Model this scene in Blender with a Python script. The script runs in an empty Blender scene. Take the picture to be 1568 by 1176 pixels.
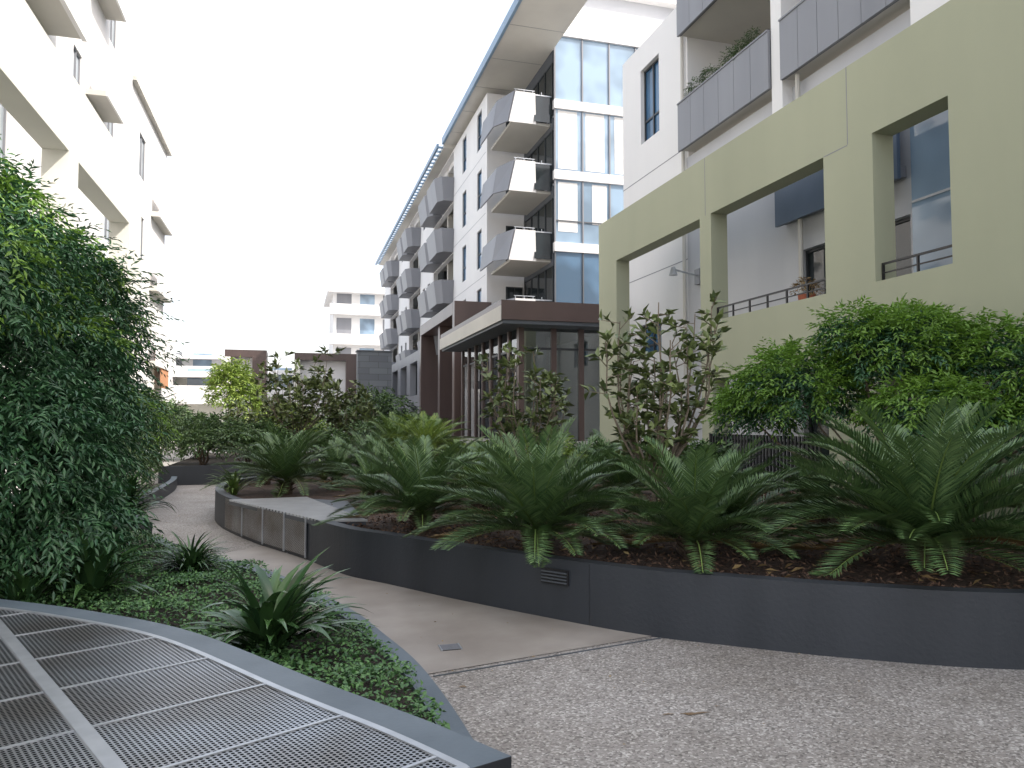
import bpy, math, random
import numpy as np
from mathutils import Vector
random.seed(7); RNG=np.random.default_rng(11)
scene=bpy.context.scene
scene.view_settings.view_transform='Standard'
scene.view_settings.look='None'
scene.view_settings.exposure=0
# ------------------------------------------------------------ materials
def newmat(name):
    m=bpy.data.materials.new(name); m.use_nodes=True
    nt=m.node_tree; b=nt.nodes['Principled BSDF']; return m,nt,b
def N(nt,t,**k):
    n=nt.nodes.new(t)
    for a,v in k.items(): setattr(n,a,v)
    return n
def surf(name,col,col2=None,scale=3.0,rough=0.7,bump=0.0,bscale=60,metal=0.0,detail=6,spec=0.5,streak=False):
    m,nt,b=newmat(name)
    tc=N(nt,'ShaderNodeTexCoord')
    if col2 is None: col2=tuple(c*0.86 for c in col)
    mp=N(nt,'ShaderNodeMapping')
    if streak: mp.inputs['Scale'].default_value=(1,1,0.18)
    nt.links.new(tc.outputs['Object'],mp.inputs[0])
    no=N(nt,'ShaderNodeTexNoise'); no.inputs['Scale'].default_value=scale; no.inputs['Detail'].default_value=detail
    nt.links.new(mp.outputs[0],no.inputs['Vector'])
    r=N(nt,'ShaderNodeValToRGB'); r.color_ramp.elements[0].position=0.32; r.color_ramp.elements[1].position=0.68
    r.color_ramp.elements[0].color=(*col2,1); r.color_ramp.elements[1].color=(*col,1)
    nt.links.new(no.outputs['Fac'],r.inputs[0]); nt.links.new(r.outputs[0],b.inputs['Base Color'])
    b.inputs['Roughness'].default_value=rough; b.inputs['Metallic'].default_value=metal
    b.inputs['Specular IOR Level'].default_value=spec
    if bump>0:
        n2=N(nt,'ShaderNodeTexNoise'); n2.inputs['Scale'].default_value=bscale; n2.inputs['Detail'].default_value=4
        nt.links.new(tc.outputs['Object'],n2.inputs['Vector'])
        bp=N(nt,'ShaderNodeBump'); bp.inputs['Strength'].default_value=bump; bp.inputs['Distance'].default_value=0.01
        nt.links.new(n2.outputs['Fac'],bp.inputs['Height']); nt.links.new(bp.outputs[0],b.inputs['Normal'])
    return m
def aggregate_mat():
    m,nt,b=newmat('exposed_aggregate')
    tc=N(nt,'ShaderNodeTexCoord')
    v=N(nt,'ShaderNodeTexVoronoi'); v.inputs['Scale'].default_value=85
    nt.links.new(tc.outputs['Object'],v.inputs['Vector'])
    sep=N(nt,'ShaderNodeSeparateColor'); nt.links.new(v.outputs['Color'],sep.inputs[0])
    r=N(nt,'ShaderNodeValToRGB'); cr=r.color_ramp
    cr.elements[0].position=0; cr.elements[0].color=(0.14,0.13,0.12,1)
    cr.elements[1].position=1; cr.elements[1].color=(0.60,0.58,0.555,1)
    e=cr.elements.new(0.25); e.color=(0.27,0.25,0.235,1); e=cr.elements.new(0.78); e.color=(0.36,0.34,0.32,1)
    nt.links.new(sep.outputs[0],r.inputs[0])
    no=N(nt,'ShaderNodeTexNoise'); no.inputs['Scale'].default_value=0.8; no.inputs['Detail'].default_value=9; no.inputs['Roughness'].default_value=0.7
    nt.links.new(tc.outputs['Object'],no.inputs['Vector'])
    r2=N(nt,'ShaderNodeValToRGB'); r2.color_ramp.elements[0].position=0.32; r2.color_ramp.elements[1].position=0.66
    r2.color_ramp.elements[0].color=(0.68,0.65,0.62,1); r2.color_ramp.elements[1].color=(1.06,1.05,1.06,1)
    nt.links.new(no.outputs['Fac'],r2.inputs[0])
    mx=N(nt,'ShaderNodeMix',data_type='RGBA',blend_type='MULTIPLY'); mx.inputs[0].default_value=1
    nt.links.new(r.outputs[0],mx.inputs[6]); nt.links.new(r2.outputs[0],mx.inputs[7])
    nt.links.new(mx.outputs[2],b.inputs['Base Color'])
    b.inputs['Roughness'].default_value=0.7
    bp=N(nt,'ShaderNodeBump'); bp.inputs['Strength'].default_value=0.4; bp.inputs['Distance'].default_value=0.004
    nt.links.new(v.outputs['Distance'],bp.inputs['Height']); nt.links.new(bp.outputs[0],b.inputs['Normal'])
    return m
def leafmat(name,c1,c2,rough=0.42,trans=0.25):
    m,nt,b=newmat(name)
    g=N(nt,'ShaderNodeNewGeometry'); r=N(nt,'ShaderNodeValToRGB')
    r.color_ramp.elements[0].color=(*c1,1); r.color_ramp.elements[1].color=(*c2,1)
    nt.links.new(g.outputs['Random Per Island'],r.inputs[0])
    nt.links.new(r.outputs[0],b.inputs['Base Color']); b.inputs['Roughness'].default_value=rough
    if trans>0:
        t=N(nt,'ShaderNodeBsdfTranslucent'); nt.links.new(r.outputs[0],t.inputs['Color'])
        mx=N(nt,'ShaderNodeMixShader'); mx.inputs[0].default_value=trans
        nt.links.new(b.outputs[0],mx.inputs[1]); nt.links.new(t.outputs[0],mx.inputs[2])
        nt.links.new(mx.outputs[0],nt.nodes['Material Output'].inputs[0])
    return m
def glassmat(name,col,rough=0.05,spec=1.0,metal=0.0):
    m,nt,b=newmat(name)
    tc=N(nt,'ShaderNodeTexCoord'); no=N(nt,'ShaderNodeTexNoise'); no.inputs['Scale'].default_value=0.5
    nt.links.new(tc.outputs['Object'],no.inputs['Vector'])
    r=N(nt,'ShaderNodeValToRGB'); r.color_ramp.elements[0].position=.4;r.color_ramp.elements[1].position=.6
    r.color_ramp.elements[0].color=(*[c*0.6 for c in col],1); r.color_ramp.elements[1].color=(*col,1)
    nt.links.new(no.outputs['Fac'],r.inputs[0]); nt.links.new(r.outputs[0],b.inputs['Base Color'])
    b.inputs['Roughness'].default_value=rough; b.inputs['Specular IOR Level'].default_value=spec; b.inputs['Metallic'].default_value=metal
    return m
def clearglass():
    m,nt,b=newmat('clear_glass')
    tr=N(nt,'ShaderNodeBsdfTransparent'); tr.inputs[0].default_value=(0.74,0.80,0.80,1)
    gl=N(nt,'ShaderNodeBsdfGlossy'); gl.inputs['Roughness'].default_value=0.02
    fr=N(nt,'ShaderNodeFresnel'); fr.inputs[0].default_value=1.6
    ad=N(nt,'ShaderNodeMath',operation='ADD'); ad.inputs[1].default_value=0.14
    nt.links.new(fr.outputs[0],ad.inputs[0])
    mx=N(nt,'ShaderNodeMixShader'); nt.links.new(ad.outputs[0],mx.inputs[0])
    nt.links.new(tr.outputs[0],mx.inputs[1]); nt.links.new(gl.outputs[0],mx.inputs[2])
    nt.links.new(mx.outputs[0],nt.nodes['Material Output'].inputs[0]); return m
def gratemat(name,pitch,ang,rad,col=(0.42,0.44,0.46)):
    m,nt,b=newmat(name)
    b.inputs['Roughness'].default_value=0.36
    tc=N(nt,'ShaderNodeTexCoord'); mp=N(nt,'ShaderNodeMapping')
    mp.inputs['Rotation'].default_value=ang; mp.inputs['Scale'].default_value=(1/pitch,1/pitch,1/pitch)
    nt.links.new(tc.outputs['Object'],mp.inputs[0])
    s=N(nt,'ShaderNodeSeparateXYZ'); nt.links.new(mp.outputs[0],s.inputs[0])
    def M(op,a,bv=None):
        n=N(nt,'ShaderNodeMath',operation=op)
        for i,x in enumerate((a,bv)):
            if x is None: continue
            if isinstance(x,(int,float)): n.inputs[i].default_value=x
            else: nt.links.new(x,n.inputs[i])
        return n.outputs[0]
    row=M('FLOOR',s.outputs[1]); odd=M('MODULO',M('ABSOLUTE',row),2.0)
    fx=M('SUBTRACT',M('FRACT',M('ADD',s.outputs[0],M('MULTIPLY',odd,0.5))),0.5)
    fy=M('SUBTRACT',M('FRACT',s.outputs[1]),0.5)
    d=M('ADD',M('MULTIPLY',fx,fx),M('MULTIPLY',fy,fy))
    h=M('LESS_THAN',d,rad*rad)
    no=N(nt,'ShaderNodeTexNoise'); no.inputs['Scale'].default_value=2.2; no.inputs['Detail'].default_value=7; nt.links.new(tc.outputs['Object'],no.inputs['Vector'])
    r=N(nt,'ShaderNodeValToRGB'); r.color_ramp.elements[0].position=.35; r.color_ramp.elements[1].position=.65
    r.color_ramp.elements[0].color=(col[0]*.62,col[1]*.56,col[2]*.5,1); r.color_ramp.elements[1].color=(*col,1); nt.links.new(no.outputs['Fac'],r.inputs[0])
    mx=N(nt,'ShaderNodeMix',data_type='RGBA'); nt.links.new(h,mx.inputs[0]); nt.links.new(r.outputs[0],mx.inputs[6]); mx.inputs[7].default_value=(.012,.013,.015,1)
    nt.links.new(mx.outputs[2],b.inputs['Base Color'])
    inv=M('SUBTRACT',1.0,h); nt.links.new(M('MULTIPLY',inv,.8),b.inputs['Metallic']); nt.links.new(M('MULTIPLY',inv,.5),b.inputs['Specular IOR Level'])
    return m
def brickmat(name,c1,c2,mort,w,h,axis='XZ'):
    m,nt,b=newmat(name); tc=N(nt,'ShaderNodeTexCoord'); s=N(nt,'ShaderNodeSeparateXYZ'); c=N(nt,'ShaderNodeCombineXYZ')
    nt.links.new(tc.outputs['Object'],s.inputs[0])
    ad=N(nt,'ShaderNodeMath',operation='ADD'); nt.links.new(s.outputs[0],ad.inputs[0]); nt.links.new(s.outputs[1],ad.inputs[1])
    nt.links.new(ad.outputs[0],c.inputs[0]); nt.links.new(s.outputs[2],c.inputs[1])
    br=N(nt,'ShaderNodeTexBrick'); br.inputs['Color1'].default_value=(*c1,1); br.inputs['Color2'].default_value=(*c2,1); br.inputs['Mortar'].default_value=(*mort,1)
    br.inputs['Scale'].default_value=1; br.inputs['Brick Width'].default_value=w; br.inputs['Row Height'].default_value=h; br.inputs['Mortar Size'].default_value=0.01
    nt.links.new(c.outputs[0],br.inputs['Vector']); nt.links.new(br.outputs[0],b.inputs['Base Color']); b.inputs['Roughness'].default_value=.6
    return m
M_AGG=aggregate_mat()
M_GROUND=surf('ground_paving',(0.34,0.32,0.30),(0.27,0.26,0.24),2,0.8,0.3)
M_CONC=surf('smooth_concrete',(0.37,0.335,0.305),(0.24,0.21,0.185),1.4,0.55,0.15,90,detail=10)
M_STAIN=surf('rust_stain',(0.17,0.11,0.06),(0.25,0.20,0.15),14,0.8)
M_PLANTER=surf('dark_planter_paint',(0.042,0.047,0.056),(0.028,0.032,0.039),1.8,0.5,0.25,35,streak=True)
M_CAP=surf('blue_grey_paint',(0.12,0.15,0.18),(0.08,0.105,0.13),2.5,0.5,0.1)
M_MULCH=surf('bark_mulch',(0.10,0.062,0.045),(0.028,0.019,0.014),28,0.9,1.0,45)
M_SOIL=surf('dark_soil',(0.05,0.04,0.03),(0.02,0.017,0.013),20,0.95,1.0,40)
M_GREEN=surf('sage_green_render',(0.415,0.425,0.305),(0.36,0.37,0.265),0.5,0.85,0.15,120,streak=True)
M_CREAM=surf('cream_render',(0.78,0.77,0.70),(0.72,0.71,0.65),0.5,0.85,0.1,120,streak=True)
M_WHITE=surf('white_render',(0.80,0.79,0.78),(0.74,0.73,0.725),0.4,0.8,0.08,90,streak=True)
M_SHADE=surf('shaded_white_render',(0.55,0.56,0.585),(0.46,0.47,0.50),0.5,0.7,0.05,90,streak=True)  # white render for walls in shade; the shade is put into this colour
M_OFFW=surf('offwhite_soffit',(0.60,0.58,0.53),(0.53,0.51,0.47),0.6,0.85)
M_GREYP=surf('grey_panel',(0.24,0.245,0.265),(0.195,0.20,0.22),0.7,0.45,streak=True)
M_DGREY=surf('dark_grey_panel',(0.10,0.11,0.13),(0.08,0.09,0.1),0.8,0.5)
M_FRAME=surf('dark_window_frame',(0.035,0.04,0.045),None,3,0.4)
M_BLUEF=surf('blue_roof_edge',(0.20,0.30,0.42),None,1,0.4)
M_BLUEP=surf('blue_grey_panel',(0.10,0.14,0.20),(0.08,0.115,0.165),1,0.4)
M_BRONZE=surf('bronze_cladding',(0.115,0.078,0.07),(0.08,0.055,0.05),0.7,0.33,streak=True)
M_STONE=brickmat('dark_stone_tiles',(0.13,0.145,0.165),(0.10,0.11,0.13),(0.06,0.065,0.07),0.9,0.3)
M_METAL=surf('galvanised_metal',(0.50,0.52,0.55),(0.40,0.42,0.45),8,0.4,metal=0.7)
M_BLACK=surf('black_metal',(0.02,0.02,0.022),None,4,0.45)
M_VOID=surf('dark_interior',(0.02,0.02,0.022),None,1,0.9)
M_TERRA=surf('terracotta',(0.45,0.13,0.07),(0.35,0.1,0.05),5,0.7)
M_CURT=surf('curtain_fabric',(0.75,0.74,0.72),(0.68,0.67,0.66),6,0.9)
M_ORANGE=surf('orange_render',(0.6,0.3,0.16),None,1,0.8)
M_GLB=glassmat('blue_window_glass',(0.05,0.14,0.26),0.04,.7)
M_GLD=glassmat('dark_window_glass',(0.03,0.04,0.045),0.04,.7)
M_GLP=glassmat('pale_curtained_glass',(0.30,0.41,0.53),0.05,0.8)
M_GLW=glassmat('bright_window_glass',(0.50,0.56,0.61),0.05,0.8)
M_GLT=glassmat('tinted_upper_glass',(0.10,0.18,0.28),0.05,1.0)
M_CLEAR=clearglass()
M_BARK=surf('grey_bark',(0.26,0.21,0.16),(0.15,0.12,0.09),30,0.9,0.6,60)
M_BARKD=surf('brown_bark',(0.10,0.07,0.045),(0.05,0.035,0.025),30,0.9,0.8,50)
L_CYC=leafmat('cycad_leaf',(0.050,0.105,0.038),(0.145,0.235,0.085),0.32,0.0)
L_CYCL=leafmat('cycad_leaf_light',(0.09,0.16,0.035),(0.19,0.28,0.07),0.36,0.0)
L_DEAD=leafmat('dead_frond',(0.20,0.12,0.05),(0.34,0.24,0.10),0.7,0.0)
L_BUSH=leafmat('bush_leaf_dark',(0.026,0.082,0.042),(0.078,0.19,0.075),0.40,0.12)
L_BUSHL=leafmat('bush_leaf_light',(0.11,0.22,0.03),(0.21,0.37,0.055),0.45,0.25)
L_MAG=leafmat('magnolia_leaf',(0.07,0.10,0.04),(0.21,0.26,0.09),0.3,0.0)
L_SHRUB=leafmat('shrub_leaf',(0.04,0.09,0.03),(0.12,0.20,0.06),0.45,0.0)
L_YEL=leafmat('yellow_green_leaf',(0.14,0.24,0.04),(0.30,0.38,0.08),0.45,0.25)
L_CROT=leafmat('croton_leaf',(0.35,0.10,0.03),(0.55,0.42,0.05),0.4,0.0)
L_STRAP=leafmat('strap_leaf',(0.028,0.07,0.03),(0.07,0.145,0.045),0.25,0.0)
L_COVER=leafmat('groundcover_leaf',(0.036,0.10,0.038),(0.115,0.24,0.07),0.5,0.0)
L_MULCH=leafmat('mulch_chip',(0.04,0.026,0.02),(0.24,0.14,0.09),0.9,0.0)
# ------------------------------------------------------------ mesh helpers
def empty(name,loc=(0,0,0)):
    e=bpy.data.objects.new(name,None); e.location=loc; scene.collection.objects.link(e); return e
class MB:
    def __init__(s): s.v=[];s.f=[];s.m=[];s.mats=[]
    def mi(s,mat):
        if mat not in s.mats: s.mats.append(mat)
        return s.mats.index(mat)
    def add(s,vs,fs,mat):
        o=len(s.v); s.v+= [tuple(map(float,p)) for p in vs]
        k=s.mi(mat)
        for f in fs: s.f.append([i+o for i in f]); s.m.append(k)
    def box(s,x0,x1,y0,y1,z0,z1,mat):
        if x0>x1:x0,x1=x1,x0
        if y0>y1:y0,y1=y1,y0
        vs=[(x0,y0,z0),(x1,y0,z0),(x1,y1,z0),(x0,y1,z0),(x0,y0,z1),(x1,y0,z1),(x1,y1,z1),(x0,y1,z1)]
        s.add(vs,[(3,2,1,0),(4,5,6,7),(0,1,5,4),(1,2,6,5),(2,3,7,6),(3,0,4,7)],mat)
    def prism(s,pts,z0,z1,mat,topmat=None):
        n=len(pts)
        a=sum(pts[i][0]*pts[(i+1)%n][1]-pts[(i+1)%n][0]*pts[i][1] for i in range(n))
        if a<0: pts=pts[::-1]
        vs=[(p[0],p[1],z0) for p in pts]+[(p[0],p[1],z1) for p in pts]
        s.add(vs,[(i,(i+1)%n,n+(i+1)%n,n+i) for i in range(n)]+[tuple(range(n-1,-1,-1))],mat)
        s.add([(p[0],p[1],z1) for p in pts],[tuple(range(n))],topmat or mat)
    def strip(s,A,B,z0,z1,mat,topmat=None):
        n=len(A); vs=[]
        for p in A: vs+=[(p[0],p[1],z0),(p[0],p[1],z1)]
        for p in B: vs+=[(p[0],p[1],z0),(p[0],p[1],z1)]
        f=[];t=[]
        for i in range(n-1):
            a=2*i;b=2*(n+i)
            f.append((a,a+2,a+3,a+1)); f.append((b,b+1,b+3,b+2)); t.append((a+1,a+3,b+3,b+1))
        f.append((0,1,2*n+1,2*n)); a=2*(n-1); f.append((a,a+2*n,a+2*n+1,a+1))
        s.add(vs,f,mat); s.add(vs,t,topmat or mat)
    def cyl(s,p0,p1,r0,r1,mat,n=8):
        p0=Vector(p0);p1=Vector(p1);d=(p1-p0).normalized()
        a=d.orthogonal().normalized();b=d.cross(a)
        vs=[]
        for p,r in((p0,r0),(p1,r1)):
            for i in range(n):
                t=2*math.pi*i/n; vs.append(p+a*r*math.cos(t)+b*r*math.sin(t))
        s.add(vs,[(i,(i+1)%n,n+(i+1)%n,n+i) for i in range(n)]+[tuple(range(n-1,-1,-1)),tuple(range(n,2*n))],mat)
    def obj(s,name,parent=None,smooth=False,bevel=0):
        me=bpy.data.meshes.new(name); me.from_pydata(s.v,[],s.f)
        for m in s.mats: me.materials.append(m)
        me.polygons.foreach_set('material_index',s.m)
        if smooth: me.polygons.foreach_set('use_smooth',[True]*len(s.f))
        me.update(); o=bpy.data.objects.new(name,me); scene.collection.objects.link(o)
        if parent: o.parent=parent
        if bevel:
            bv=o.modifiers.new('b','BEVEL'); bv.width=bevel; bv.segments=2; bv.limit_method='ANGLE'
        return o
# facade helper : axis 'x' wall plane X=pos, a=Y ; axis 'y' wall plane Y=pos, a=X. sign=inward direction
def bx(mb,axis,p0,p1,a0,a1,z0,z1,mat):
    if axis=='x': mb.box(p0,p1,a0,a1,z0,z1,mat)
    else: mb.box(a0,a1,p0,p1,z0,z1,mat)
def wall(mb,axis,pos,sign,a0,a1,z0,z1,ops,thick,mat):
    A=sorted(set([a0,a1]+[min(max(v,a0),a1) for o in ops for v in o[:2]]))
    Z=sorted(set([z0,z1]+[min(max(v,z0),z1) for o in ops for v in o[2:4]]))
    na=len(A)-1;nz=len(Z)-1
    def solid(i,j):
        if i<0 or j<0 or i>=na or j>=nz: return False
        ca=(A[i]+A[i+1])/2;cz=(Z[j]+Z[j+1])/2
        return not any(o[0]<ca<o[1] and o[2]<cz<o[3] for o in ops)
    q=pos+sign*thick
    def P(p,a,z): return (p,a,z) if axis=='x' else (a,p,z)
    for i in range(na):
        for j in range(nz):
            if not solid(i,j): continue
            l,r,b,t=A[i],A[i+1],Z[j],Z[j+1]
            mb.add([P(pos,l,b),P(pos,r,b),P(pos,r,t),P(pos,l,t)],[(0,1,2,3)],mat)
            mb.add([P(q,l,b),P(q,r,b),P(q,r,t),P(q,l,t)],[(0,1,2,3)],mat)
            if not solid(i-1,j): mb.add([P(pos,l,b),P(pos,l,t),P(q,l,t),P(q,l,b)],[(0,1,2,3)],mat)
            if not solid(i+1,j): mb.add([P(pos,r,b),P(pos,r,t),P(q,r,t),P(q,r,b)],[(0,1,2,3)],mat)
            if not solid(i,j-1): mb.add([P(pos,l,b),P(pos,r,b),P(q,r,b),P(q,l,b)],[(0,1,2,3)],mat)
            if not solid(i,j+1): mb.add([P(pos,l,t),P(pos,r,t),P(q,r,t),P(q,l,t)],[(0,1,2,3)],mat)
def window(mb,axis,pos,sign,a0,a1,z0,z1,nv=1,hs=(),glass=None,depth=0.1,fw=0.06,frame=None):
    glass=glass or M_GLB; frame=frame or M_FRAME
    g=pos+sign*(depth+0.04)
    bx(mb,axis,g,g+sign*0.03,a0+.002,a1-.002,z0+.002,z1-.002,glass)
    f0=pos+sign*depth; f1=g-sign*0.001
    bx(mb,axis,f0,f1,a0+.001,a0+fw,z0+.001,z1-.001,frame); bx(mb,axis,f0,f1,a1-fw,a1-.001,z0+.001,z1-.001,frame)
    bx(mb,axis,f0,f1,a0+fw,a1-fw,z0+.001,z0+fw,frame); bx(mb,axis,f0,f1,a0+fw,a1-fw,z1-fw,z1-.001,frame)
    for k in range(1,nv):
        c=a0+(a1-a0)*k/nv; bx(mb,axis,f0-sign*.004,f1,c-fw/2,c+fw/2,z0+fw,z1-fw,frame)
    for h in hs:
        bx(mb,axis,f0+sign*.004,f1,a0+fw,a1-fw,z0+(z1-z0)*h-fw/2,z0+(z1-z0)*h+fw/2,frame)
def catmull(P,k=8):
    P=[np.array(p,float) for p in P]; Q=[2*P[0]-P[1]]+P+[2*P[-1]-P[-2]]; out=[]
    for i in range(1,len(Q)-2):
        for j in range(k):
            t=j/k; a,b,c,d=Q[i-1],Q[i],Q[i+1],Q[i+2]
            out.append(0.5*((2*b)+(-a+c)*t+(2*a-5*b+4*c-d)*t*t+(-a+3*b-3*c+d)*t**3))
    out.append(P[-1]); return out
def offset(C,d):
    out=[]
    for i in range(len(C)):
        a=C[max(i-1,0)];b=C[min(i+1,len(C)-1)];t=(b-a)/np.linalg.norm(b-a)
        out.append(C[i]+np.array([t[1],-t[0]])*d)
    return out
def inpoly(x,y,P):
    c=np.zeros(np.shape(x),bool); n=len(P); j=n-1
    for i in range(n):
        xi,yi=P[i][0],P[i][1]; xj,yj=P[j][0],P[j][1]
        if yi!=yj: c^=((yi>y)!=(yj>y))&(x<(xj-xi)*(y-yi)/(yj-yi)+xi)
        j=i
    return c
# ------------------------------------------------------------ foliage helpers
def nrm(a): return a/np.maximum(np.linalg.norm(a,axis=-1,keepdims=True),1e-9)
def leaf_obj(name,P,D,U,L,W,mat,parent=None,fold=0.25,curl=0.0):
    n=len(P); D=nrm(D); S=nrm(np.cross(D,U)); U=nrm(np.cross(S,D))
    L=np.broadcast_to(np.asarray(L,float),(n,))[:,None]; W=np.broadcast_to(np.asarray(W,float),(n,))[:,None]
    mid=P+D*L*0.45; tip=P+D*L-U*L*curl
    V=np.empty((n,4,3)); V[:,0]=P; V[:,1]=mid+S*W/2+U*W*fold; V[:,2]=tip; V[:,3]=mid-S*W/2+U*W*fold
    idx=np.arange(n)[:,None]*4
    F=np.concatenate([idx+np.array([0,1,2]),idx+np.array([0,2,3])],1).reshape(-1)
    me=bpy.data.meshes.new(name); me.vertices.add(4*n); me.vertices.foreach_set('co',V.reshape(-1))
    me.loops.add(6*n); me.loops.foreach_set('vertex_index',F.astype(np.int32))
    me.polygons.add(2*n); me.polygons.foreach_set('loop_start',(np.arange(2*n)*3).astype(np.int32))
    me.update(calc_edges=True); me.materials.append(mat)
    o=bpy.data.objects.new(name,me); scene.collection.objects.link(o)
    if parent: o.parent=parent
    return o
def sprays(name,lobes,n_spr,m,slen,L,W,mat,parent,droop=0.5,inner=0.55,zmin=0.0,fold=0.25):
    Lb=np.array(lobes,float); w=(Lb[:,3]*Lb[:,4]*Lb[:,5])**(2/3); w/=w.sum()
    k=RNG.choice(len(Lb),n_spr,p=w); d=nrm(RNG.normal(size=(n_spr,3))); d[:,2]=np.where(d[:,2]<-0.4,-d[:,2],d[:,2])
    r=inner+(1-inner)*RNG.random(n_spr)**0.6
    base=Lb[k,:3]+d*Lb[k,3:6]*r[:,None]
    ok=base[:,2]>zmin; base=base[ok]; d=d[ok]; n=len(base)
    sd=nrm(d*np.array([1,1,.6])+RNG.normal(size=(n,3))*0.45+np.array([0,0,-droop*0.5]))
    side=nrm(np.cross(sd,np.array([0,0,1.0])+RNG.normal(size=(n,3))*0.15))
    up=nrm(np.cross(side,sd))
    Ps=[];Ds=[];Us=[];Ls=[]
    sl=slen*(0.7+0.6*RNG.random(n))
    for j in range(m):
        t=j/(m-1) if m>1 else 1
        p=base+sd*(sl*t)[:,None]+np.array([0,0,-1])*(droop*sl*t*t*0.5)[:,None]
        sg=1 if j%2 else -1
        if j==m-1: sg=0
        dd=sd*0.7+side*sg*0.85+np.array([0,0,-droop*0.45])+RNG.normal(size=(n,3))*0.22
        Ps.append(p);Ds.append(dd);Us.append(up+RNG.normal(size=(n,3))*0.3);Ls.append(L*(0.7+0.5*RNG.random(n))*(1-0.25*abs(t-.4)))
    P=np.concatenate(Ps);D=np.concatenate(Ds);U=np.concatenate(Us);LL=np.concatenate(Ls)
    return leaf_obj(name,P,D,U,LL,LL*W/L,mat,parent,fold,curl=0.15)
def stems(mb,base,tips,r0,mat,jit=0.08,seg=4):
    for t in tips:
        p=Vector(base)+Vector((random.uniform(-.04,.04),random.uniform(-.04,.04),0)); q=Vector(t); prev=p; r=r0
        for i in range(1,seg+1):
            f=i/seg; c=p.lerp(q,f)+Vector((random.uniform(-jit,jit),random.uniform(-jit,jit),0))*(1 if i<seg else 0)
            mb.cyl(prev,c,r,r*0.75,mat,6); prev=c; r*=0.75
def ribbon_obj(name,curves,mat,parent=None):
    V=[];F=[];o=0
    for P,S,w in curves:
        n=len(P)
        up=np.array([0,0,1.0])
        a=P+S*w[:,None]+up*w[:,None]*.35; b=P-S*w[:,None]+up*w[:,None]*.35
        for i in range(n): V+= [tuple(a[i]),tuple(P[i]),tuple(b[i])]
        for i in range(n-1):
            q=o+3*i; F.append((q,q+1,q+4,q+3)); F.append((q+1,q+2,q+5,q+4))
        o+=3*n
    me=bpy.data.meshes.new(name); me.from_pydata(V,[],F); me.materials.append(mat)
    me.polygons.foreach_set('use_smooth',[True]*len(F)); me.update()
    ob=bpy.data.objects.new(name,me); scene.collection.objects.link(ob)
    if parent: ob.parent=parent
    return ob
def arc_curve(base,az,el,L,droop,n=9):
    P=[np.array(base,float)]; e=el; h=np.array([math.cos(az),math.sin(az),0])
    for i in range(n-1):
        P.append(P[-1]+(h*math.cos(e)+np.array([0,0,math.sin(e)]))*L/(n-1)); e-=droop/(n-1)*(0.5+i/(n-1))
    return np.array(P)
def strap_plant(name,x,y,z,n,L,w,mat,seed,elmin=35,droop=1.9):
    rr=random.Random(seed); cs=[]
    for i in range(n):
        az=rr.uniform(0,2*math.pi); el=math.radians(rr.uniform(elmin,88)); l=L*rr.uniform(.65,1.1)
        P=arc_curve((x+rr.uniform(-.05,.05)*L*1.5,y+rr.uniform(-.05,.05)*L*1.5,z),az,el,l,droop*rr.uniform(.6,1.2))
        s=np.array([-math.sin(az),math.cos(az),0]); t=np.linspace(0,1,len(P))
        ww=w/2*rr.uniform(.75,1.15)*np.minimum(1,np.minimum(.5+2*t,(1-t)*3.2+.02))
        cs.append((P,np.tile(s,(len(P),1)),ww))
    return ribbon_obj(name,cs,mat)
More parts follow.
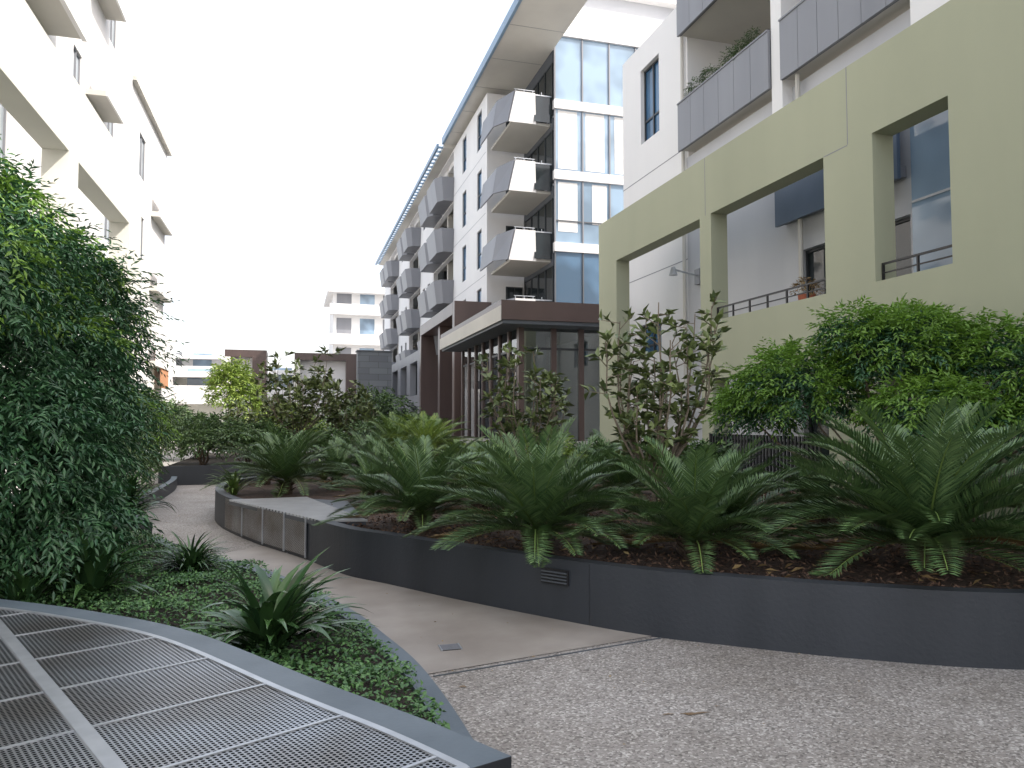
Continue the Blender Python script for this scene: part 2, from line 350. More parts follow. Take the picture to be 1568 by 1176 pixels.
def cycad(x,y,z,R,nf,seed,mat=None,lift=0.15,name='cycad_palm',dead=2,near=True,ell=0,clamp=None):
    mat=mat or L_CYC; rr=random.Random(seed); e=empty(name); ns=54 if near else 34
    mb=MB(); prev=(x,y,z-.1)
    for i in range(4):
        c=(x,y,z-.1+ (lift+.1)*(i+1)/4); mb.cyl(prev,c,.11-.008*i,.12-.012*i,M_BARKD,10); prev=c
    for i in range(40):
        a=rr.uniform(0,6.28); h=rr.uniform(0,lift+.03); mb.cyl((x+.08*math.cos(a),y+.08*math.sin(a),z+h),(x+.15*math.cos(a),y+.15*math.sin(a),z+h+.05),.016,.006,M_BARKD,5)
    G={0:[[],[],[],[]],1:[[],[],[],[]]}; rach=[]
    for k in range(nf):
        f=(k+.5)/nf; az=k*2.39996+rr.uniform(-.25,.25)
        deadf = k<dead
        el=math.radians(ell+rr.uniform(0,8)) if deadf else math.radians(ell+4+(70-ell)*f**.9+rr.uniform(-8,8))
        l=R*1.12*rr.uniform(.84,1.1)*(1-.10*f)
        C=arc_curve((x,y,z+lift),az,el,l,math.radians(46)*rr.uniform(.55,1.35),n=ns)
        zc=z+.09 if clamp is None else clamp
        C[:,2]=np.where(C[:,2]<zc,zc+(C[:,2]-zc)*.12,C[:,2])
        s=np.array([-math.sin(az),math.cos(az),0]); t=np.linspace(0,1,ns)
        Cr=C[::4]; rach.append((Cr,np.tile(s,(len(Cr),1)),np.linspace(.009,.003,len(Cr))))
        T=nrm(np.gradient(C,axis=0)); up=nrm(np.cross(T,np.tile(s,(ns,1)))); up=np.where(up[:,2:3]<0,-up,up)
        g=G[1 if deadf else 0]; i0=int(ns*.14); tt=t[i0:]
        ll=0.165*R*(np.sin(np.pi*np.minimum(1,(tt*.84+.13)))**.55+.14)
        for sg in(-1,1):
            d=T[i0:]*(.55+.55*tt)[:,None]+s*sg*.9+up[i0:]*.40+RNG.normal(size=(ns-i0,3))*.05
            g[0].append(C[i0:]);g[1].append(d);g[2].append(up[i0:]);g[3].append(ll)
    for q,(nm,mt) in enumerate((('leaflets',mat),('dead_leaflets',L_DEAD))):
        if G[q][0]:
            a=[np.concatenate(v) for v in G[q]]
            leaf_obj(nm,a[0],a[1],a[2],a[3],(0.0145 if near else .018)*max(.8,R),mt,e,fold=.15,curl=.06)
    ribbon_obj('rachises',rach,L_CYCL,e); mb.obj('trunk',e); return e
# ------------------------------------------------------------ GROUND
mb=MB(); mb.add([(-400,-400,0),(400,-400,0),(400,600,0),(-400,600,0)],[(0,1,2,3)],M_GROUND); mb.obj('ground')
mb=MB(); mb.add([(-3.3,-6,.004),(8.1,-6,.004),(8.1,20.5,.004),(-3.3,20.5,.004)],[(0,1,2,3)],M_AGG); mb.obj('courtyard_path')
RC=catmull([(7.6,3.15),(6.2,3.35),(4.58,3.78),(3.65,4.29),(2.96,4.82),(2.52,5.20),(2.05,5.79),(1.42,6.68),(.93,7.45),(.53,8.07),(.115,9.18),(-.41,10.36),(-.99,12.05),(-1.24,13.5),(-1.18,14.9),(-.7,16.1),(.3,17.0)],8)
RI=offset(RC,.13)
if not inpoly(np.array([RI[40][0]]),np.array([RI[40][1]]),[tuple(p) for p in RC]+[(8.1,17),(8.1,3.15)])[0]: RI=offset(RC,-.13)
LCp=catmull([(.84,3.3),(.82,4.02),(.76,4.76),(.63,5.45),(.48,6.14),(.12,7.2),(-.33,8.25),(-1.2,9.7),(-2.1,11.9),(-2.5,13.5),(-2.54,15.5),(-2.6,18.7),(-2.75,20.3)],8)
pc=[p for p in LCp if 4.75<p[1]<9.6]; rc=[p for p in RC if 5.1<p[1]<10.2 and p[0]<2.6]
mb=MB(); poly=[tuple(p) for p in pc]+[tuple(p) for p in rc[::-1]]
n=len(poly); mb.add([(p[0],p[1],.009) for p in poly],[tuple(range(n))],M_CONC); mb.obj('concrete_path_strip')
mb=MB(); 
a=np.array([.86,4.72]);b=np.array([2.62,5.08]); mb.prism([tuple(a),tuple(b),tuple(b+[0,.008]),tuple(a+[0,.008])],.0,.0115,M_DGREY); mb.obj('expansion_joint')
mb=MB()
def blob(cx,cy,rx,ry,z,sd):
    st=[]
    for i in range(30):
        t=i/30*6.283; r=1+.3*math.sin(3*t+sd)+.18*math.sin(7*t+sd*2)+.1*math.sin(13*t); st.append((cx+rx*r*math.cos(t),cy+ry*r*math.sin(t)-.1*rx*r*math.cos(t)))
    mb.add([(p[0],p[1],z) for p in st],[tuple(range(30))],M_STAIN)
blob(2.12,3.74,.07,.014,.0085,1); blob(1.98,3.77,.03,.008,.0085,3); blob(2.3,3.8,.012,.006,.0085,2); blob(1.0,4.5,.02,.015,.0085,4)
mb.obj('rust_stain')
n=320; x=RNG.uniform(-2,7,n); y=RNG.uniform(2.6,14,n)
kk=(~inpoly(x,y,[tuple(p) for p in RC]+[(.3,18),(9,18),(9,3)]))&(~inpoly(x,y,[tuple(p) for p in LCp]+[(-8,20),(-8,2),(.84,2)])); x=x[kk];y=y[kk];n=len(x)
leaf_obj('fallen_leaves',np.stack([x,y,np.full(n,.014)],1),RNG.normal(size=(n,3))*[1,1,.1],RNG.normal(size=(n,3))*.2+[0,0,1],.010+.03*RNG.random(n)**2,.012,L_DEAD)
def drain(name,cx,cy,z,s):
    mb=MB(); mb.box(cx-s,cx+s,cy-s,cy+s,z-.02,z+.002,M_BLACK)
    for i in range(7):
        y=cy-s+2*s*(i+.5)/7; mb.box(cx-s,cx+s,y-s*.07,y+s*.07,z+.002,z+.005,M_GREYP)
    for sx in(-1,1): mb.box(cx+sx*s,cx+sx*(s+.01),cy-s,cy+s,z-.01,z+.006,M_METAL)
    mb.obj(name)
drain('floor_drain',1.08,5.28,.011,.065); drain('floor_drain',.02,9.6,.008,.07)
# ------------------------------------------------------------ RIGHT PLANTER
def orient(c,t,nn,a0,a1,d0,d1,z0,z1,mat,mb):
    q=[c+t*a0+nn*d0,c+t*a1+nn*d0,c+t*a1+nn*d1,c+t*a0+nn*d1]; mb.prism([tuple(p) for p in q],z0,z1,mat)
e=empty('curved_planter'); mb=MB(); mb.strip(RC,RI,-.05,.49,M_PLANTER); mb.obj('wall',e)
soil=[tuple(p) for p in RI]+[(2.5,18.2),(8.15,18.2),(8.15,3.3)]
mb=MB(); n=len(soil); mb.add([(p[0],p[1],.42) for p in soil],[tuple(range(n))],M_MULCH); mb.obj('mulch_bed',e)
mb=MB()
for i in (13,45):
    c=RC[i]; t=nrm((RC[i+1]-RC[i-1])[None])[0]; nn=np.array([t[1],-t[0]])
    if np.dot(nn,-c)<0: nn=-nn
    orient(c,t,nn,-.0015,.0015,-.001,.002,.0,.488,M_BLACK,mb)
mb.obj('wall_joints',e)
n=34000; x=RNG.uniform(-1.2,8,n); y=RNG.uniform(3.2,11,n); k=inpoly(x,y,soil); x=x[k];y=y[k]; n=len(x)
P=np.stack([x,y,.422+.03*RNG.random(n)],1); D=RNG.normal(size=(n,3))*[1,1,.4]; U=RNG.normal(size=(n,3))*.45+[0,0,1]
leaf_obj('mulch_chips',P,D,U,.03+.045*RNG.random(n),.018,L_MULCH,e,fold=.05)
n=260; x=RNG.uniform(1.5,7,n); y=RNG.uniform(4,8,n); k=inpoly(x,y,soil); x=x[k];y=y[k]; n=len(x)
leaf_obj('fallen_magnolia_leaves',np.stack([x,y,.46+.01*RNG.random(n)],1),RNG.normal(size=(n,3))*[1,1,.15],RNG.normal(size=(n,3))*.3+[0,0,1],.07+.05*RNG.random(n),.04,L_DEAD,e)
ve=empty('wall_vent'); i=min(range(len(RC)),key=lambda i:abs(RC[i][0]-2.05)+abs(RC[i][1]-5.79))
c=RC[i]; t=nrm((RC[i+1]-RC[i-1])[None])[0]; nn=np.array([t[1],-t[0]]); 
if np.dot(nn,-c)<0: nn=-nn
mb=MB()
orient(c,t,nn,-.13,.13,.0,.022,.29,.41,M_BLACK,mb)
for j in range(4): orient(c,t,nn,-.12,.12,.022,.036,.305+j*.026,.315+j*.026,M_DGREY,mb)
mb.obj('louvre',ve)
e=empty('metal_vent_bench')
G=[(-.86,11.35),(.28,8.75),(.80,8.65),(.75,10.9),(.1,11.5)]
M_SLAT=surf('slat_metal',(0.50,0.50,0.50),None,5,.4,metal=.5)
mb=MB(); mb.prism(G,.43,.475,M_DGREY)
for j in range(30):
    f=j/29; p=np.array(G[0])*(1-f)+np.array(G[1])*f; q=np.array([.2,11.45])*(1-f)+np.array(G[2])*f
    dv=np.array([.35,-.8]);dv=dv/np.linalg.norm(dv)*.034
    mb.prism([tuple(p),tuple(q),tuple(q+dv),tuple(p+dv)],.475,.497,M_SLAT)
mb.obj('slatted_top',e)
M_PERF=gratemat('perforated_panel',.02,(0,math.radians(90),0),.34,(0.5,.5,.5))
mb=MB()
seg=[p for p in RC if 9.0<p[1]<12.0]
for j in range(0,len(seg)-1):
    p=seg[j];q=seg[j+1];t=(q-p)/np.linalg.norm(q-p);nn=np.array([t[1],-t[0]]); 
    if nn[0]>0: nn=-nn
    mb.prism([tuple(p+nn*.012),tuple(q+nn*.012),tuple(q+nn*.016),tuple(p+nn*.016)],.05,.47,M_PERF)
    if j%4==0: mb.prism([tuple(p+nn*.012),tuple(p+t*.03+nn*.012),tuple(p+t*.03+nn*.026),tuple(p+nn*.026)],.03,.49,M_METAL)
mb.obj('side_panels',e)
# ------------------------------------------------------------ LEFT BED kerb
e=empty('left_garden_bed'); LI=offset(LCp,-.13)
if LI[20][0]>LCp[20][0]: LI=offset(LCp,.13)
near=[i for i,p in enumerate(LCp) if p[1]<11]; far=[i for i,p in enumerate(LCp) if p[1]>=10.8]
mb=MB(); mb.strip([LCp[i] for i in near],[LI[i] for i in near],-.02,.10,M_CAP); mb.strip([LCp[i] for i in far],[LI[i] for i in far],-.02,.24,M_PLANTER,M_CAP); mb.obj('kerb',e)
bed=[tuple(p) for p in LI]+[(-3.4,20.3),(-6,8),(-3,2.5),(.6,2.6)]
mb=MB(); n=len(bed); mb.add([(p[0],p[1],.07) for p in bed],[tuple(range(n))],M_SOIL); mb.obj('soil',e)
# ------------------------------------------------------------ FOREGROUND GRATE PLANTER
e=empty('grated_planter')
OC=catmull([(-3.0,6.35),(-1.80,5.5),(-1.11,4.96),(-.5,4.34),(.137,3.35),(.48,2.84),(.71,2.45)],8)
IC=offset(OC,-.15)
if np.linalg.norm(IC[20])>np.linalg.norm(OC[20]): IC=offset(OC,.15)
ne=np.array([-.95,-.31]); ne=ne/np.linalg.norm(ne)
IC[-1]=OC[-1]+ne*.16
mb=MB(); mb.strip(OC,IC,0,.49,M_PLANTER,M_CAP); mb.obj('wall',e)
IF=offset(IC,-.028) if np.linalg.norm(offset(IC,-.028)[20])<np.linalg.norm(IC[20]) else offset(IC,.028)
IF[-1]=IC[-1]+ne*.03
mb=MB(); mb.strip(IC,IF,.3,.494,M_METAL)
far_l=IC[-1]+ne*3.6
gp=[tuple(p) for p in IF]+[tuple(far_l)]
q0=IC[-1]; q1=far_l; up=np.array([.31,-.95]);up/=np.linalg.norm(up)
mb.prism([tuple(q0),tuple(q1),tuple(q1-up*.03),tuple(q0-up*.03)],.3,.4945,M_METAL)
def barr(p,q,w,z,mb,mat=M_METAL):
    p=np.array(p,float);q=np.array(q,float);t=(q-p)/np.linalg.norm(q-p);s=np.array([-t[1],t[0]])*w/2
    mb.prism([tuple(p+s),tuple(q+s),tuple(q-s),tuple(p-s)],z-.02,z,mat)
B0=np.array([-1.78,5.28]);B1=np.array([-.25,2.14]); barr(B0,B1,.055,.4955,mb)
bd=(B1-B0)/np.linalg.norm(B1-B0); bs=np.array([-bd[1],bd[0]])
if bs[0]<0: bs=-bs
for j in range(8):
    p=B0+bd*(.35+.52*j)
    for sg in(1,-1):
        L=0
        while L<2.5:
            L+=.02; q=p+bs*sg*L
            if not inpoly(np.array([q[0]]),np.array([q[1]]),gp)[0]: break
        if L>.1: barr(p+bs*sg*.03,p+bs*sg*L,.014,.4925,mb)
mb.obj('frame',e)
ang=math.atan2(bd[1],bd[0])
M_GR=gratemat('mesh_grate',.019,(0,0,-ang),.36,(0.36,.38,.41))
mb=MB(); n=len(gp); mb.add([(p[0],p[1],.488) for p in gp],[tuple(range(n))],M_GR); mb.obj('mesh_panels',e)
mb=MB(); mb.add([(p[0],p[1],.3) for p in gp],[tuple(range(n))],M_VOID)
orient(OC[-1],ne,up,0,3.9,-.02,.0,0,.487,M_PLANTER,mb); mb.obj('pit_floor',e)
# ------------------------------------------------------------ GREEN FRAME WALL
e=empty('green_frame_wall'); mb=MB(); X=8.2
ops=[(13.98,18.27,-.1,5.88),(10.11,13.54,-.1,2.47),(10.11,13.54,3.65,5.88),(7.69,9.04,-.1,2.47),(7.69,9.04,3.65,5.88)]
wall(mb,'x',X,1,-8,19.45,0,7.12,ops,.38,M_GREEN)
for yy in(9.55,13.75): mb.box(X-.003,X+.001,yy-.008,yy+.008,5.89,7.12,M_GREYP)
mb.box(X-.003,X+.001,9.56,10.1,5.872,5.888,M_GREYP)
mb.box(8.58,10.1,7.0,13.9,2.5,2.75,M_OFFW)
mb.box(8.58,10.1,-8,6.99,2.5,2.75,M_OFFW)
mb.obj('wall',e)
mb=MB()
for (a,b) in((10.13,13.52),(7.71,9.02)):
    mb.box(8.3,8.33,a,b,3.9,3.93,M_BLACK)
    nn_=int((b-a)/.55)
    for j in range(nn_+1): mb.box(8.3,8.33,a+(b-a-.03)*j/nn_,a+.03+(b-a-.03)*j/nn_,3.65,3.9,M_BLACK)
    mb.box(8.305,8.325,a,b,3.77,3.79,M_BLACK)
mb.obj('railing',e)
f=empty('slat_fence'); mb=MB()
for j in range(34): mb.box(8.1,8.13,10.2+j*.1,10.25+j*.1,.4,1.35,M_BLACK)
mb.box(8.13,8.15,10.2,13.6,1.2,1.25,M_BLACK); mb.box(8.13,8.15,10.2,13.6,.6,.65,M_BLACK); mb.obj('slats',f)
f=empty('potted_plant'); mb=MB(); mb.cyl((8.75,11.3,3.55),(8.75,11.3,3.85),.11,.15,M_TERRA,14); mb.obj('pot',f)
sprays('leaves',[(8.75,11.3,3.95,.2,.2,.18)],60,4,.08,.07,.03,L_DEAD,f)
f=empty('balcony_chair'); mb=MB()
mb.box(8.9,9.4,12.6,13.1,3.2,3.24,M_BLACK); mb.box(8.9,9.4,13.1,13.14,3.24,3.8,M_BLACK)
for a in(8.9,9.37):
    for b in(12.6,13.08): mb.box(a,a+.03,b,b+.03,2.75,3.2,M_BLACK)
    mb.box(a,a+.03,12.6,13.1,3.42,3.45,M_BLACK)
mb.obj('frame',f)
# ------------------------------------------------------------ RIGHT NEAR BUILDING (X=10.1)
e=empty('near_apartment_building'); mb=MB(); wb=MB(); X=10.1; TB=17.75
ops=[];wins=[]
for z0,z1 in((10.05,12.35),(6.95,7.95),(3.6,4.5)):
    wy=(19.4,20.8) if z0<9 else (19.4,20.6)
    ops.append((*wy,z0,z1)); wins.append((*wy,z0,z1))
for (a,b) in((7.4,9.3),(10.3,13.2)):
    for zf in(.0,2.75): ops.append((a,b,zf+.05,zf+2.4)); wins.append((a,b,zf+.05,zf+2.4))
wall(mb,'x',X,1,TB+.1,21.9,0,13.15,[o for o in ops if o[0]>18],.3,M_WHITE)
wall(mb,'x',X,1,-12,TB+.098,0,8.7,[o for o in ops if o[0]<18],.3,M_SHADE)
for w in wins: window(wb,'x',X,1,*w,nv=2,hs=(.3,) if w[0]>18 else (),glass=M_GLB if w[0]>18 else M_GLD,depth=.12)
wall(mb,'y',21.9,-1,10.4,22,0,13.15,[],.3,M_WHITE)
mb.box(10.42,22,-12,21.58,12.8,13.0,M_OFFW)
mb.box(14,22,-12,21.5,13.0,16.2,M_WHITE)
for zf in(8.85,12.0,15.15):
    for (a,b) in((13.75,TB),(9.8,13.35)):
        mb.box(9.9,12.0,a,b,zf,zf+.22,M_OFFW)
        npan=6
        for j in range(npan):
            p0=a+(b-a)*j/npan; p1=a+(b-a)*(j+1)/npan-.012; wb.box(9.78,9.84,p0,p1,zf-.05,zf+1.22,M_GREYP)
        wb.box(9.84,9.9,a,b,zf-.02,zf+1.18,M_DGREY)
        wb.box(9.76,9.92,a,b,zf+1.222,zf+1.26,M_GREYP)
    wall(mb,'x',12.0,1,9.8,TB,zf+.22,zf+3.05,[(14.6,17.2,zf+.25,zf+2.6),(10.4,12.8,zf+.25,zf+2.6)],.2,M_OFFW)
    window(wb,'x',12.0,1,14.6,17.2,zf+.25,zf+2.6,nv=3,glass=M_GLD,depth=.05); window(wb,'x',12.0,1,10.4,12.8,zf+.25,zf+2.6,nv=3,glass=M_GLD,depth=.05)
mb.box(9.85,12,13.37,13.73,7.0,16.4,M_WHITE)
mb.box(10.1,12,TB+.002,TB+.098,8.7,16.4,M_WHITE)
mb.box(9.7,12,5.0,9.78,7.2,16.4,M_WHITE)
mb.box(10.05,13,-12,4.99,7.2,16.4,M_WHITE)
mb.box(12.25,22,-12,TB,8.7,16.35,M_WHITE)
mb.box(9.6,22.5,-12,TB+.2,17.2,17.4,M_OFFW)
mb.cyl((9.95,13.0,2.8),(9.95,13.0,8.8),.05,.05,M_OFFW)
mb.cyl((10.02,17.9,0),(10.02,17.9,13),.05,.05,M_OFFW)
wb.box(9.85,9.92,10.3,13.7,5.75,7.0,M_BLUEP); wb.box(9.921,10.09,10.35,13.65,5.8,6.0,M_GREYP)
wb.box(10.04,10.09,9.35,10.2,2.8,7.0,M_GLP); wb.box(10.02,10.095,9.3,9.345,2.76,7.0,M_METAL); wb.box(10.03,10.092,9.35,10.2,5.3,5.34,M_METAL)
for z in(5.95,9.0): wb.box(10.094,10.101,TB+.1,21.9,z-.012,z+.012,M_GREYP)
mb.obj('walls',e); wb.obj('windows_and_balustrades',e)
f=empty('wall_lamp'); mb=MB(); mb.cyl((10.1,17.2,5.35),(9.2,17.0,5.45),.025,.025,M_METAL); mb.cyl((9.2,17.0,5.5),(9.2,17.0,5.3),.05,.11,M_METAL,12); mb.box(10.0,10.098,17.1,17.35,5.15,5.55,M_GREYP); mb.obj('bracket',f)
f=empty('balcony_planter_box'); mb=MB(); mb.box(9.92,10.15,14.4,17.5,10.0,10.15,M_DGREY); mb.obj('box',f)
sprays('leaves',[(9.98,y_,10.25,.15,.3,.25) for y_ in(14.6,15.0,15.5,16.4,17.1)],420,5,.14,.08,.022,L_SHRUB,f)
sprays('flowers',[(9.95,16.5,10.45,.12,.3,.12)],12,3,.05,.06,.05,M_WHITE,f)
f=empty('balcony_flower_pot'); mb=MB(); mb.box(9.62,9.76,12.0,13.0,13.15,13.35,M_TERRA); mb.obj('box',f)
sprays('leaves',[(9.7,12.5,13.45,.12,.4,.15)],90,4,.1,.06,.02,L_SHRUB,f)
# ------------------------------------------------------------ MAIN WHITE BUILDING
e=empty('white_apartment_building'); mb=MB(); wb=MB(); FL=[2.8,5.75,8.75,11.8,14.85]
XB=10.85
zb=[6.2,9.2,12.4,15.55,18.85]
for i,z in enumerate(zb):
    mb.box(XB-.05,17.5,30.5,30.75,z-.2,z+.2 if i<4 else z+1.1,M_WHITE)
for i in range(4):
    z0=zb[i]+.2;z1=zb[i+1]-.2
    gx=[10.85,12.15,13.45,14.75,16.05,17.4]
    for j in range(5):
        wb.box(gx[j]+.03,gx[j+1]-.03,30.62,30.65,z0,z1,M_GLP if (i,j) not in((0,0),(0,1)) else M_GLT)
        wb.box(gx[j]-.03,gx[j]+.03,30.56,30.66,z0,z1,M_GREYP if i else M_DGREY)
    if i in(1,): wb.box(10.9,17.4,30.57,30.6,z0+.95,z0+1.0,M_DGREY)
mb.box(10.9,17.5,30.8,34,0,19.9,M_WHITE)
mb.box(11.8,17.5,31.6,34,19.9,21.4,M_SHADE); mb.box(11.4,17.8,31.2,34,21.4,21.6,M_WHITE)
mb.box(10.86,17.4,30.58,30.79,0,6.0,M_OFFW)
for zf in FL:
    for j in range(4):
        a=30.85+j*1.03
        wb.box(10.84,10.88,a+.03,a+1.0,zf+.35,zf+2.65,M_GLD); wb.box(10.80,10.9,a-.03,a+.03,zf+.3,zf+2.7,M_FRAME)
    mb.box(10.8,10.895,30.76,34.98,zf+2.65,zf+3.2,M_DGREY)
def balcony(zf):
    x0,x1,y0,y1=8.75,10.84,30.9,34.6
    zt=zf+1.15; zbm=zf-.15
    mb.box(x0+.25,x1,y0+.15,y1,zbm,zbm+.12,M_OFFW)
    def quad(a,b,c,d,mat):
        A=[Vector(p) for p in(a,b,c,d)]; n=(A[1]-A[0]).cross(A[3]-A[0]).normalized()*.06
        B=[p+n for p in A]; wb.add(A+B,[(0,1,2,3),(7,6,5,4),(0,4,5,1),(1,5,6,2),(2,6,7,3),(3,7,4,0)],mat)
    quad((x0+.1,y0+.1,zbm),(x1-.75,y0+.1,zbm),(x1-.85,y0-.1,zt),(x0+.35,y0-.1,zt),M_WHITE)
    quad((x0+.1,y0+.1,zbm),(x0+.35,y0-.1,zt),(x0-.1,y0+1.1,zt),(x0-.25,y0+1.3,zbm+.15),M_GREYP)  # sides turned from the sun: their shade is painted in as grey
    quad((x0-.25,y0+1.3,zbm+.15),(x0-.1,y0+1.1,zt),(x0-.1,y1,zt),(x0-.25,y1,zbm+.15),M_GREYP)
    wb.box(x1-.85,x1,y0-.02,y0,zbm+.1,zt-.05,M_GLD); wb.box(x1-.85,x1,y0-.04,y0,zt-.05,zt,M_METAL)
    wb.box(x0+.3,x1-.85,y0-.08,y0-.05,zt+.1,zt+.13,M_METAL)
    for j in range(4): 
        xx=x0+.35+j*.4; wb.box(xx,xx+.02,y0-.08,y0-.05,zt,zt+.1,M_METAL)
for zf in FL[1:]:
    balcony(zf)
    wb.box(9.85,10.7,34.94,34.995,zf+.02,zf+2.4,M_FRAME); wb.box(9.92,10.26,34.9,34.939,zf+.08,zf+2.33,M_GLD); wb.box(10.3,10.64,34.9,34.939,zf+.08,zf+2.33,M_GLD)
mb.box(8.9,10.78,35.0,35.3,0,17.7,M_WHITE)
ops=[];wins=[]
for zf in FL:
    for a in(36.1,39.6):
        ops.append((a,a+1.0,zf+.55,zf+2.5)); wins.append(ops[-1])
    for a,b in((43.0,49.5),(55.0,60.5),(67,73)):
        ops.append((a,b,zf+.15,zf+2.75))
    for a in(51,53,62,64.5):
        ops.append((a,a+.9,zf+.6,zf+2.4)); wins.append(ops[-1])
wall(mb,'x',8.9,1,35.302,78,0,17.7,ops,.3,M_WHITE)
for w in wins: window(wb,'x',8.9,1,*w,nv=1,hs=(.4,),glass=M_GLB,depth=.06)
for zf in FL:
    for a,b in((43.0,49.5),(55.0,60.5),(67,73)):
        mb.box(9.2,11,a,b,zf-.1,zf+.12,M_OFFW)
        for j in range(3):
            p=a+(b-a)*j/3; wb.box(10.6,10.64,p+.05,p+(b-a)/3-.05,zf+.15,zf+2.7,M_GLD)
        mb.box(9.2,10.9,(a+b)/2-.15,(a+b)/2+.15,zf+.13,zf+2.9,M_OFFW)
        if zf>3:
            for (c,d) in((a,(a+b)/2-.2),((a+b)/2+.2,b)):
                x0=8.0
                wb.add([(x0+.3,c,zf-.25),(x0,c+.5,zf-.25),(x0,d,zf-.25),(8.9,d,zf-.25),(8.9,c,zf-.25),
                    (x0+.15,c-.2,zf+1.1),(x0-.2,c+.4,zf+1.1),(x0-.2,d,zf+1.1),(8.9,d,zf+1.1),(8.9,c-.2,zf+1.1)],
                    [(0,1,2,3,4),(5,9,8,7,6),(0,5,6,1),(1,6,7,2),(2,7,8,3),(4,9,5,0)],M_GREYP)
mb.box(9.21,9.6,35.3,77.9,17.3,17.68,M_WHITE)
mb.box(11,24,35,78,0,17.6,M_WHITE)
mb.box(8.905,11,77.7,78,0,17.6,M_WHITE)
for zf in FL[1:]: wb.box(8.894,8.901,35.3,43,zf-.01,zf+.01,M_GREYP)
mb.box(8.3,10.75,24.6,43,17.95,18.15,M_OFFW); wb.box(8.18,8.3,24.5,43.0,17.92,18.3,M_BLUEF); wb.box(8.3,10.75,24.5,24.6,17.92,18.3,M_BLUEF)
for y_ in range(26,43,3): wb.box(8.31,10.74,y_,y_+.02,17.943,17.951,M_GREYP)
mb.box(8.3,24,43.002,78,17.75,17.95,M_OFFW) 
wb.box(7.9,8.02,43.1,78,17.72,17.97,M_BLUEF)
for j in range(50): wb.box(8.02,8.3,43.2+j*.7,43.3+j*.7,17.77,17.87,M_BLUEF)
mb.obj('walls',e); wb.obj('windows_and_balconies',e)
f=MB()
for (zz,zt,x0,x1) in((9.9,12.1,11.0,11.9),(10.3,12.1,12.6,13.3),(12.7,15.3,12.3,13.2),(12.7,15.3,11.0,11.9),(12.7,15.3,13.7,14.5)):
    for k in range(5):
        a=x0+(x1-x0)*k/5; f.box(a,a+(x1-x0)/5,30.608-.003*(k%2),30.615,zz,zt,M_CURT)
f.obj('curtains',e)
# ------------------------------------------------------------ PAVILION
e=empty('glass_entry_pavilion'); mb=MB(); wb=MB()
mb.box(6.05,10.09,22.0,31.9,4.72,5.32,M_BRONZE)
mb.box(6.02,6.049,21.99,31.92,4.68,5.14,M_OFFW)
mb.box(6.1,10.05,22.05,31.8,4.6,4.715,M_DGREY)
mb.box(6.8,10.0,22.8,31.5,0,.95,M_OFFW)
fx=[6.95,8.05,9.0,9.95]
for x_ in fx: wb.box(x_-.09,x_+.09,22.84,22.98,.95,4.6,M_BRONZE)
for j in range(3): wb.box(fx[j]+.1,fx[j+1]-.1,22.9,22.92,.96,4.6,M_CLEAR); wb.box(fx[j]+.09,fx[j+1]-.09,22.87,22.95,3.9,3.97,M_FRAME)
yy=[22.98,24.1,25.3,26.5,27.7,28.9,30.1,31.3]
for j,y_ in enumerate(yy):
    wb.box(6.86,7.02,y_-.07 if j else y_+.01,y_+.1,.95,4.6,M_BRONZE)
for j in range(7): wb.box(6.92,6.94,yy[j]+.11,yy[j+1]-.08,.96,4.6,M_CLEAR); wb.box(6.9,6.97,yy[j]+.11,yy[j+1]-.08,3.9,3.97,M_FRAME)
for y_ in(25.5,28.5,31.2): mb.box(8.8,9.1,y_,y_+.3,.95,4.6,M_OFFW)
for j in range(6): mb.box(7.05,7.09,24.3+j*1.2,25.0+j*1.2,.96,4.3,M_CURT)
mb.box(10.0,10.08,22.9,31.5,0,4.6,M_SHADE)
for j in range(5): mb.box(7.9,8.6,24+j*1.3,24.6+j*1.3,.95,1.7,M_DGREY)
mb.obj('structure',e); wb.obj('glazing',e)
e=empty('bronze_portal'); mb=MB()
mb.box(7.1,8.88,34.0,34.5,0,7.2,M_BRONZE); mb.box(7.1,8.88,34.5,44.0,6.6,7.2,M_BRONZE); mb.box(7.1,8.88,43.5,44.0,0,6.6,M_BRONZE); mb.box(7.3,8.8,38.7,39.2,0,6.6,M_BRONZE)
mb.box(8.3,8.8,34.5,38.7,0,5.0,M_DGREY); mb.obj('frame',e,bevel=.02)
e=empty('podium_wall'); mb=MB(); wall(mb,'x',7.2,1,44.1,76,0,5.9,[(a,a+3,3.2,5.3) for a in(45.5,50,54.5,59,63.5,68)]+[(a,a+3,.1,2.5) for a in(45.5,50,54.5,59,63.5,68)],.4,M_GREYP)
mb.box(7.7,8.85,44.1,76,0,5.8,M_DGREY); mb.obj('wall',e)
e=empty('stone_wall'); mb=MB(); mb.box(2.95,4.6,37,37.8,0,5.0,M_STONE); mb.box(2.9,4.65,36.95,37.85,5.0,5.06,M_DGREY); mb.obj('wall',e)
def portal(x0,x1,y,zt,w=.85):
    e=empty('maroon_portal_frame'); mb=MB()
    mb.box(x0,x1,y,y+2.5,zt-.45,zt,M_BRONZE); mb.box(x1-w,x1,y,y+2.5,0,zt-.45,M_BRONZE); mb.box(x0,x0+.35,y,y+2.5,0,zt-.45,M_CREAM)
    wall(mb,'y',y+.6,1,x0+.35,x1-w,0,zt-.45,[(x0+.8,x0+1.6,.1,2.3),(x0+.8,x1-w-.4,3,4.4)],.3,M_WHITE)
    mb.obj('frame',e)
portal(-4.2,-1.7,50,6.1); portal(.0,4.1,50,6.0); portal(3.0,6.0,56,6.0)
